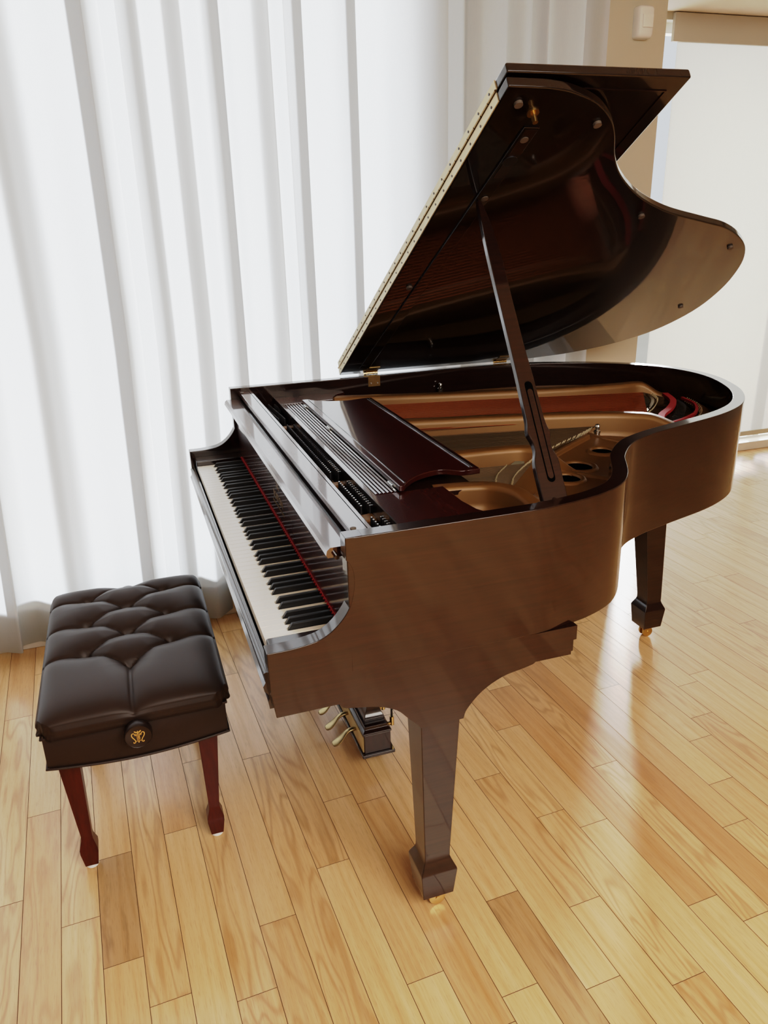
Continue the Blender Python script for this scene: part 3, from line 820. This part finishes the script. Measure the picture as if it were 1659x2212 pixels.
for s_, y_ in ((1.391, .585), (1.338, .785), (.993, 1.122), (.809, 1.552), (.402, 1.684), (.662, .600)):
    c = lidp(s_, y_, 0); b = bm_new(); tube(b, [c+LN*.001, c-LN*.006], .0085, 14); obj('bumper', b, 'rubber', lid, smooth=True)
for yh in (.660, 1.168):
    b = bm_new(); box(b, -H+RT-.002, -H+RT+.002, yh-.022, yh+.022, .908, .9445)
    hg = obj('butt_hinge', b, 'brass_dull', piano)
    b = bm_new()
    for q in range(5): lathe(b, [(.005, q*.0105-.028), (.005, q*.0105-.0185)], -.7045, .9495, 'y', 10, yh)
    obj('hinge_knuckle', b, 'brass', hg)
    b = bm_new(); prism(b, [(.015, yh-.022), (.055, yh-.022), (.055, yh+.022), (.015, yh+.022)], lambda p, h: lidp(p[0], p[1], h), -.002, .0); obj('hinge_leaf', b, 'brass_dull', hg)
    b = bm_new()
    for dy in (-.012, .012): lathe(b, [(.0038, 0), (.0030, .0015)], yh+dy, .920, 'x', 10, -H+RT+.002)
    obj('hinge_screws', b, 'steel', hg)

# ---- lid prop
PB = Vector((.655, .604, .925)); PD = Vector((-.59867, .03862, .80006)); PW = Vector((.02314, .99925, -.03092)); PN = Vector((.80066, 0, .59912))
left = [(-.004, -.0215), (.060, -.0218), (.092, -.0205), (.116, -.0135), (.135, -.0140), (.150, -.0190), (.160, -.0205), (.178, -.0165), (.197, -.0152), (.241, -.0142), (.297, -.0130), (.505, -.0122), (.592, -.0112), (.690, -.0075), (.722, -.0045)]
right = [(.712, .004), (.660, .013), (.578, .0195), (.505, .0200), (.363, .0208), (.281, .0240), (.221, .0245), (.177, .0262), (.155, .0315), (.137, .0270), (.117, .0275), (.097, .0345), (.065, .0345), (.010, .0335), (-.004, .0335)]
pts = [tuple(p) for p in catmull(left, 3)] + [tuple(p) for p in catmull(right, 3)]
b = bm_new(); prism(b, pts, lambda p, h: PB + PD*p[0] + PW*p[1] + PN*h, -.016, 0.0)
prop = obj('lid_prop', b, 'mahogany', piano, bevel=.0025)
def slot_pts(a0, a1, hw, c0, c1, n=8):
    P_ = []
    for k in range(n+1): P_.append((a1+hw*math.sin(PI*k/n), c1 + hw*math.cos(PI*k/n)))
    for k in range(n+1): P_.append((a0-hw*math.sin(PI*k/n), c0 - hw*math.cos(PI*k/n)))
    return P_
b = bm_new(); prism(b, slot_pts(.057, .262, .0088, .0075, .0072), lambda p, h: PB+PD*p[0]+PW*p[1]+PN*h, -.002, .0004); sl = obj('prop_slot', b, 'black', prop)
b = bm_new(); prism(b, slot_pts(.062, .247, .0062, .0075, .0072), lambda p, h: PB+PD*p[0]+PW*p[1]+PN*h, -.002, .0009); obj('short_prop', b, 'mahogany', prop)
b = bm_new(); box(b, .648, .676, .570, .645, .918, .934); tube(b, [(.640, .607, .932), (.672, .607, .932)], .006, 10); obj('prop_bracket', b, 'mahogany', piano)

# ---- legs with brackets, block feet and brass casters
def caster(bm_parent, x, y, z):
    b = bm_new(); lathe(b, [(.016, 0), (.016, .006), (.010, .010), (.009, .020)][::-1] and [(.010, -.024), (.010, -.010), (.017, -.006), (.017, 0)], x, y, 'z', 16, z)
    cs = obj('caster', b, 'brass', bm_parent, smooth=True)
    for s in (-1, 1):
        b = bm_new(); lathe(b, [(.008, -.005), (.019, -.004), (.0205, 0), (.019, .004), (.008, .005)], y, .0205, 'x', 20, x+s*.011)
        obj('caster_wheel', b, 'brass', cs, smooth=True)
    b = bm_new(); tube(b, [(x-.018, y, .0205), (x+.018, y, .0205)], .005, 10); box(b, x-.003, x+.003, y-.012, y+.012, .018, z-.008); obj('caster_fork', b, 'brass', cs)
def leg(cx, cy, top, tw, bw, zt, name='leg', tx=None, ty=None):
    """square tapered leg; (cx,cy) foot centre; (tx,ty) top centre"""
    tx = cx if tx is None else tx; ty = cy if ty is None else ty
    b = bm_new()
    def ring(x, y, hx, hy, z): return [(x-hx, y-hy, z), (x+hx, y-hy, z), (x+hx, y+hy, z), (x-hx, y+hy, z)]
    rings = [ring(cx, cy, bw*.90, bw*.90, .047), ring(cx, cy, bw*1.06, bw*1.06, .118), ring(cx, cy, bw*1.03, bw*1.03, .1225), ring(cx, cy, bw*.80, bw*.80, .142),
             ring(cx, cy, bw*.74, bw*.74, .150), ring(cx, cy, bw*.74, bw*.74, .165),
             ring(tx, ty, tw*1.0, tw*1.0, zt)]
    loft(b, rings)
    return obj(name, b, 'mahogany', piano, bevel=.0018)
for s in (1, -1):
    lg = leg(.668*s, .336, None, .0425, .040, .510, tx=.660*s, ty=.3405)
    caster(lg, .668*s, .342, .048)
lg = leg(-.167, 1.520, None, .046, .0405, .640, tx=-.167, ty=1.470)
caster(lg, -.167, 1.520, .048)
b = bm_new(); prism(b, [(-.25, 1.36), (-.08, 1.36), (-.08, 1.60), (-.25, 1.60)], lambda p, h: (p[0], p[1], h), .640, .676); obj('tail_leg_plate', b, 'lyre_wood', piano)
b = bm_new(); prism(b, [tuple(p) for p in offset2(rim_o, .030)][95:140], lambda p, h: (p[0], p[1], h), .660, .674); obj('bottom_moulding', b, 'mahogany', piano)

# ---- pedal lyre
LX = .035
b = bm_new(); box(b, LX-.155, LX+.158, .324, .402, .058, .118)
lyre = obj('lyre_box', b, 'lyre_wood', piano, bevel=.002)
b = bm_new(); box(b, LX-.162, LX+.166, .316, .412, .048, .058); obj('base_moulding', b, 'mahogany', lyre, bevel=.002)
b = bm_new()
loft(b, [[(LX+sx*(.158-i), .363+sy*(.042-i*.8), z) for sx, sy in ((-1, -1), (1, -1), (1, 1), (-1, 1))] for i, z in ((0, .118), (0, .123), (.010, .130), (.012, .138))])
obj('top_moulding', b, 'lyre_wood', lyre, bevel=.001)
b = bm_new(); box(b, LX-.150, LX+.152, .3215, .3245, .060, .112); obj('pedal_plate', b, plain('brass_cover_plate', (.62, .47, .24), .45, .1), lyre)
for s in (-1, 1):
    b = bm_new(); cx = LX+s*.088
    loft(b, [[(cx+a*w, .366+c*d, z) for a, c in ((-1, -1), (1, -1), (1, 1), (-1, 1))] for w, d, z in ((.036, .030, .138), (.036, .030, .146), (.027, .024, .156), (.021, .018, .175), (.021, .018, .600), (.026, .024, .610))])
    obj('lyre_post', b, 'lyre_wood', lyre, bevel=.001)
b = bm_new(); box(b, LX-.14, LX+.14, .33, .40, .596, .612); obj('lyre_top_block', b, 'lyre_wood', lyre)
for k, px_ in enumerate((LX-.080, LX, LX+.080)):
    b = bm_new()
    path = [(.326, .092), (.308, .094), (.295, .089), (.284, .078), (.274, .066), (.262, .058), (.249, .056)]
    wid = [.0085, .0080, .0088, .0120, .0165, .0175, .0120]; thk = [.006, .0055, .0055, .0055, .0050, .0050, .0035]
    rings = []
    for (y, z), w, t_ in zip(path, wid, thk): rings.append([(px_+w*math.cos(2*PI*q/14), y, z+t_*math.sin(2*PI*q/14)) for q in range(14)])
    loft(b, rings); o = obj('pedal', b, 'aged_brass', lyre, smooth=True, angle=70)
    s_ = o.modifiers.new('sub', 'SUBSURF'); s_.levels = 1; s_.render_levels = 1
    b = bm_new(); tube(b, [(px_+.012, .428, .10), (px_+.012, .428, .60)], .0032, 8); obj('trapwork_rod', b, 'pin', lyre)
    b = bm_new(); tube(b, [(px_+.012, .404, .094), (px_+.012, .430, .094)], .005, 8); tube(b, [(px_+.012, .428, .088), (px_+.012, .428, .116)], .0065, 10); obj('rod_end', b, 'brass', lyre, smooth=True)

# ================================================================== BENCH
bench = empty('piano_bench', (.045, -.25, 0), 'dark brown button-tufted leather piano bench on four square red legs', 'bench')
BX0, BX1, BY0, BY1 = -.275, .366, -.446, -.054
BCX, BCY = (BX0+BX1)/2, (BY0+BY1)/2; HX, HY = (BX1-BX0)/2, (BY1-BY0)/2
def rrect(hx, hy, rad, n=8):
    pts = []
    for (sx_, sy_, a0) in ((1, 1, 0), (-1, 1, 90), (-1, -1, 180), (1, -1, 270)):
        for k in range(n+1):
            a = math.radians(a0+90*k/n); pts.append((BCX+sx_*(hx-rad)+rad*math.cos(a), BCY+sy_*(hy-rad)+rad*math.sin(a)))
    return pts
# band (apron); short ends sag in a shallow curve at the bottom
b = bm_new()
nseg = 24
def apron_ring(z, ins, sag=0.0):
    ring = []
    crn = [(1, -1), (1, 1), (-1, 1), (-1, -1)]
    cs = [(BCX+a*(HX-ins), BCY+c*(HY-ins)) for a, c in crn]
    for q in range(4):
        A, B_ = cs[q], cs[(q+1) % 4]
        for k in range(nseg):
            t = k/nseg; x = A[0]+(B_[0]-A[0])*t; y = A[1]+(B_[1]-A[1])*t
            zz = z
            bow = math.sin(PI*t)
            if q in (0, 2): zz -= sag*bow; x += (1 if q == 0 else -1)*.006*bow
            ring.append((x, y, zz))
    return ring
loft(b, [apron_ring(.358, .002, .012), apron_ring(.365, 0, .010), apron_ring(.434, 0), apron_ring(.438, .003)])
apron = obj('apron', b, 'leather', bench, smooth=True, angle=40, bevel=.002)
b = bm_new()
for z, sag, ins in ((.359, .012, -.0015), (.4375, 0, -.002)):
    ring = apron_ring(z, ins, sag); pts = [Vector(p) for p in ring]; n = len(pts)
    rings = []
    for i, p in enumerate(pts):
        d = (pts[(i+1) % n]-pts[i-1]).normalized(); s_ = d.cross(Vector((0, 0, 1))).normalized(); t_ = s_.cross(d)
        rings.append([p+s_*.0032*math.cos(2*PI*k/6)+t_*.0032*math.sin(2*PI*k/6) for k in range(6)])
    loft(b, rings+[rings[0]], cap=False)
obj('piping', b, 'leather', apron, smooth=True)
# tufted cushion
TUFT = [(-.20, -.357), (-.20, -.147), (-.045, -.357), (-.045, -.147), (.110, -.357), (.110, -.147), (-.1225, -.252), (.0325, -.252), (.1875, -.252), (-.278, -.252)]
NX, NY = 220, 144
def seg_d(px_, py_, a, c):
    ax, ay = a; bx, by = c; dx, dy = bx-ax, by-ay; L2 = dx*dx+dy*dy
    t = max(0, min(1, ((px_-ax)*dx+(py_-ay)*dy)/L2)); qx, qy = ax+dx*t, ay+dy*t
    return math.hypot(px_-qx, py_-qy), t
creases = []
for a in TUFT:
    for c in TUFT:
        if a < c and .10 < math.hypot(a[0]-c[0], a[1]-c[1]) < .15: creases.append((a, c))
EY0, EY1, EX0, EX1 = BY0-.006, BY1+.008, BX0-.008, BX1+.012
for x, y in TUFT[:6]: creases.append(((x, y), (x+.0, EY0 if y < -.25 else EY1)))
creases.append(((.1875, -.252), (EX1, -.252))); creases.append(((-.278, -.252), (EX0, -.252)))
def cush(x, y):
    u = min(1, abs((x-(EX0+EX1)/2)/((EX1-EX0)/2))); v = min(1, abs((y-(EY0+EY1)/2)/((EY1-EY0)/2)))
    dome = (1-u**9)*(1-v**7)
    h = .468 + .030*max(0, dome)**.55 + .008*(1-u*u)*(1-v*v)
    edge = max(0, dome)**.4
    m = min(math.hypot(x-t[0], y-t[1]) for t in TUFT)
    h -= edge*(.017*math.exp(-(m/.013)**2) + .013*math.exp(-(m/.045)**2))
    cr = min(seg_d(x, y, a, c)[0] for a, c in creases)
    h -= (.4+.6*edge)*(.0095*math.exp(-(cr/.0030)) + .011*math.exp(-(cr/.026)**1.5))
    return h
b = bm_new(); grid = []
for i in range(NX+1):
    row = []; uu = -1+2*i/NX; uu = math.sin(uu*PI/2*.93)/math.sin(PI/2*.93)
    for j in range(NY+1):
        vv = -1+2*j/NY; vv = math.sin(vv*PI/2*.93)/math.sin(PI/2*.93)
        x = (EX0+EX1)/2+uu*(EX1-EX0)/2; y = (EY0+EY1)/2+vv*(EY1-EY0)/2
        # round the plan corners
        k = max(0, abs(uu)-.90)/.10 * max(0, abs(vv)-.86)/.14
        x -= math.copysign(.012*k, uu); y -= math.copysign(.012*k, vv)
        row.append(b.verts.new((x, y, cush(x, y))))
    grid.append(row)
for i in range(NX):
    for j in range(NY): b.faces.new([grid[i][j], grid[i+1][j], grid[i+1][j+1], grid[i][j+1]])
# side skirt: bulges then tucks in to the band
border = [grid[i][0] for i in range(NX+1)] + [grid[NX][j] for j in range(1, NY+1)] + [grid[i][NY] for i in range(NX-1, -1, -1)] + [grid[0][j] for j in range(NY-1, 0, -1)]
prev = border
for f, z in ((.004, None),):
    pass
levels = []
def ringat(off, zf):
    out_ = []
    for v in border:
        d = Vector((v.co.x-BCX, v.co.y-BCY)); x, y = v.co.x, v.co.y
        ex = 1 if abs(x-BCX) > (EX1-EX0)/2*.985 else 0; ey = 1 if abs(y-BCY) > (EY1-EY0)/2*.985 else 0
        x += math.copysign(off*ex, x-BCX); y += math.copysign(off*ey, y-BCY)
        out_.append(b.verts.new((x, y, zf(v.co.z, v.co))))
    return out_
border_z = [v.co.z for v in border]
n = len(border)
def pleat(co):
    dx = (EX1-EX0)/2-abs(co.x-BCX-.002); dy = (EY1-EY0)/2-abs(co.y-BCY-.001); d = max(dx, dy)
    return .0040*math.exp(-((d-.024)/.007)**2)
prev = border
for off, z in ((.0045, .462), (.0055, .455), (.002, .446), (-.006, .4392)):
    ring = []
    for v in border:
        x, y = v.co.x, v.co.y
        ex = 1 if abs(x-BCX) > (EX1-EX0)/2*.975 else 0; ey = 1 if abs(y-BCY) > (EY1-EY0)/2*.965 else 0
        o_ = off - pleat(v.co)
        x += math.copysign(o_*ex, x-BCX); y += math.copysign(o_*ey, y-BCY)
        ring.append(b.verts.new((x, y, z)))
    for i in range(n): b.faces.new([prev[i], prev[(i+1) % n], ring[(i+1) % n], ring[i]])
    prev = ring
b.faces.new(prev)
cushion = obj('cushion', b, 'leather', bench, smooth=True, angle=180)
for x, y in TUFT[:9]:
    b = bm_new(); z = cush(x, y)
    lathe(b, [(.0065, 0), (.007, .001), (.005, .0022), (.002, .0026)], x, y, 'z', 14, z-.001); obj('tuft_button', b, 'leather', cushion, smooth=True)
# adjustment knobs on both short ends
def knob(s, x):
    b = bm_new(); lathe(b, [(.016, 0), (.016, .014*s), (.0285, .018*s), (.0300, .022*s), (.0300, .040*s), (.0275, .0435*s), (.0260, .0425*s), (.0, .0425*s)][:-1], -.249, .424, 'x', 36, x)
    return obj('knob', b, plain('dark_knob_plastic', (.018, .010, .008), .35), bench, smooth=True, angle=40)
k1 = knob(1, BX1+.002); knob(-1, BX0-.002)
lyre_emblem('emblem', (BX1+.0452, -.249, .4235), (0, 1, .02), (-.06, 0, 1), .0165, 'gold_ink', k1)
# bench legs
def bleg(cx, cy, sx_, sy_):
    b = bm_new()
    def ring(ox, oy, h, z): return [(cx+ox-h, cy+oy-h, z), (cx+ox+h, cy+oy-h, z), (cx+ox+h, cy+oy+h, z), (cx+ox-h, cy+oy+h, z)]
    loft(b, [ring(0, 0, .0150, .010), ring(0, 0, .0205, .052), ring(0, 0, .0205, .064), ring(0, 0, .0135, .088), ring(0, 0, .0128, .098), ring(sx_*.006, sy_*.006, .0255, .372)])
    lg_ = obj('leg', b, 'bench_wood', bench, bevel=.0015)
    b = bm_new(); lathe(b, [(.012, 0), (.015, .002), (.015, .008), (.013, .011)], cx, cy, 'z', 18, 0.0); obj('glide', b, 'white_glide', lg_, smooth=True)
for sx_, x in ((1, .284), (-1, -.20)):
    for sy_, y in ((-1, -.407), (1, -.104)): bleg(x, y, sx_, sy_)
b = bm_new(); box(b, BX0+.03, BX1-.03, BY0+.03, BY1-.03, .345, .36); obj('underframe', b, 'bench_wood', bench)

# ================================================================== LIGHT
w = bpy.data.worlds.new('world'); bpy.context.scene.world = w; w.use_nodes = True
bg = w.node_tree.nodes['Background']; bg.inputs[0].default_value = (.86, .93, 1.0, 1); bg.inputs[1].default_value = 1.3

def sun(name, d, strength, ang, col):
    l = bpy.data.lights.new(name, 'SUN'); l.energy = strength; l.angle = math.radians(ang); l.color = col
    o = bpy.data.objects.new(name, l); C.objects.link(o); o.rotation_euler = Vector(d).to_track_quat('-Z', 'Y').to_euler(); return o
def area(name, loc, tgt, sx_, sy_, power, col):
    l = bpy.data.lights.new(name, 'AREA'); l.shape = 'RECTANGLE'; l.size = sx_; l.size_y = sy_; l.energy = power; l.color = col
    o = bpy.data.objects.new(name, l); C.objects.link(o); o.location = loc; o.rotation_euler = (Vector(tgt)-Vector(loc)).to_track_quat('-Z', 'Y').to_euler(); return o
sun('sun', (.80, -.58, -.20), 11.5, 5, (.95, .975, 1.0))
area('window_light_curtain', (-1.35, -.7, 1.35), (1, -.7, 1.2), 4.4, 2.2, 2, (.88, .94, 1.0))
area('window_light_shade', (-2.35, 3.9, 1.2), (0, 3.9, 1.1), 2.6, 2.2, 95, (.92, .96, 1.0))
area('room_fill', (3.0, .9, 2.66), (2.6, .9, 0), 2.4, 5.5, 600, (1.0, .935, .86))  # added fill lamp under the ceiling, out of view

# ================================================================== CAMERA
cam = bpy.data.cameras.new('camera'); co = bpy.data.objects.new('camera', cam); C.objects.link(co)
Rv = Vector((0.32153521, 0.94659337, -0.02400212)); Uv = Vector((-0.33064614, 0.13599301, 0.93390526)); Fv = Vector((-0.88729265, 0.29234721, -0.35671399))
mt_ = Matrix((Rv, Uv, -Fv)).transposed().to_4x4(); mt_.translation = Vector((1.92125286, -0.17055360, 1.47130266))
co.matrix_world = mt_
cam.sensor_fit = 'VERTICAL'; cam.sensor_height = 36; cam.lens = 27.31096; cam.clip_start = .02
bpy.context.scene.camera = co
sc = bpy.context.scene
sc.view_settings.view_transform = 'Standard'; sc.view_settings.look = 'None'; sc.view_settings.exposure = 0
vs_ = sc.view_settings; vs_.use_curve_mapping = True; cm = vs_.curve_mapping
cm.white_level = (4, 4, 4); cm.clip_max_x = 1; cm.clip_max_y = 1; cv = cm.curves[3]
cv.points[0].location = (0, 0); cv.points[1].location = (1, .90)
for x_, y_ in ((.004, .0065), (.012, .027), (.03, .102), (.08, .31), (.14, .49), (.20, .565), (.30, .655), (.42, .76), (.62, .855)): cv.points.new(x_, y_)
cm.update()
sc.cycles.use_adaptive_sampling = True; sc.cycles.adaptive_threshold = .025; sc.cycles.adaptive_min_samples = 16
sc.cycles.use_denoising = True; sc.cycles.max_bounces = 8; sc.cycles.sample_clamp_indirect = 6
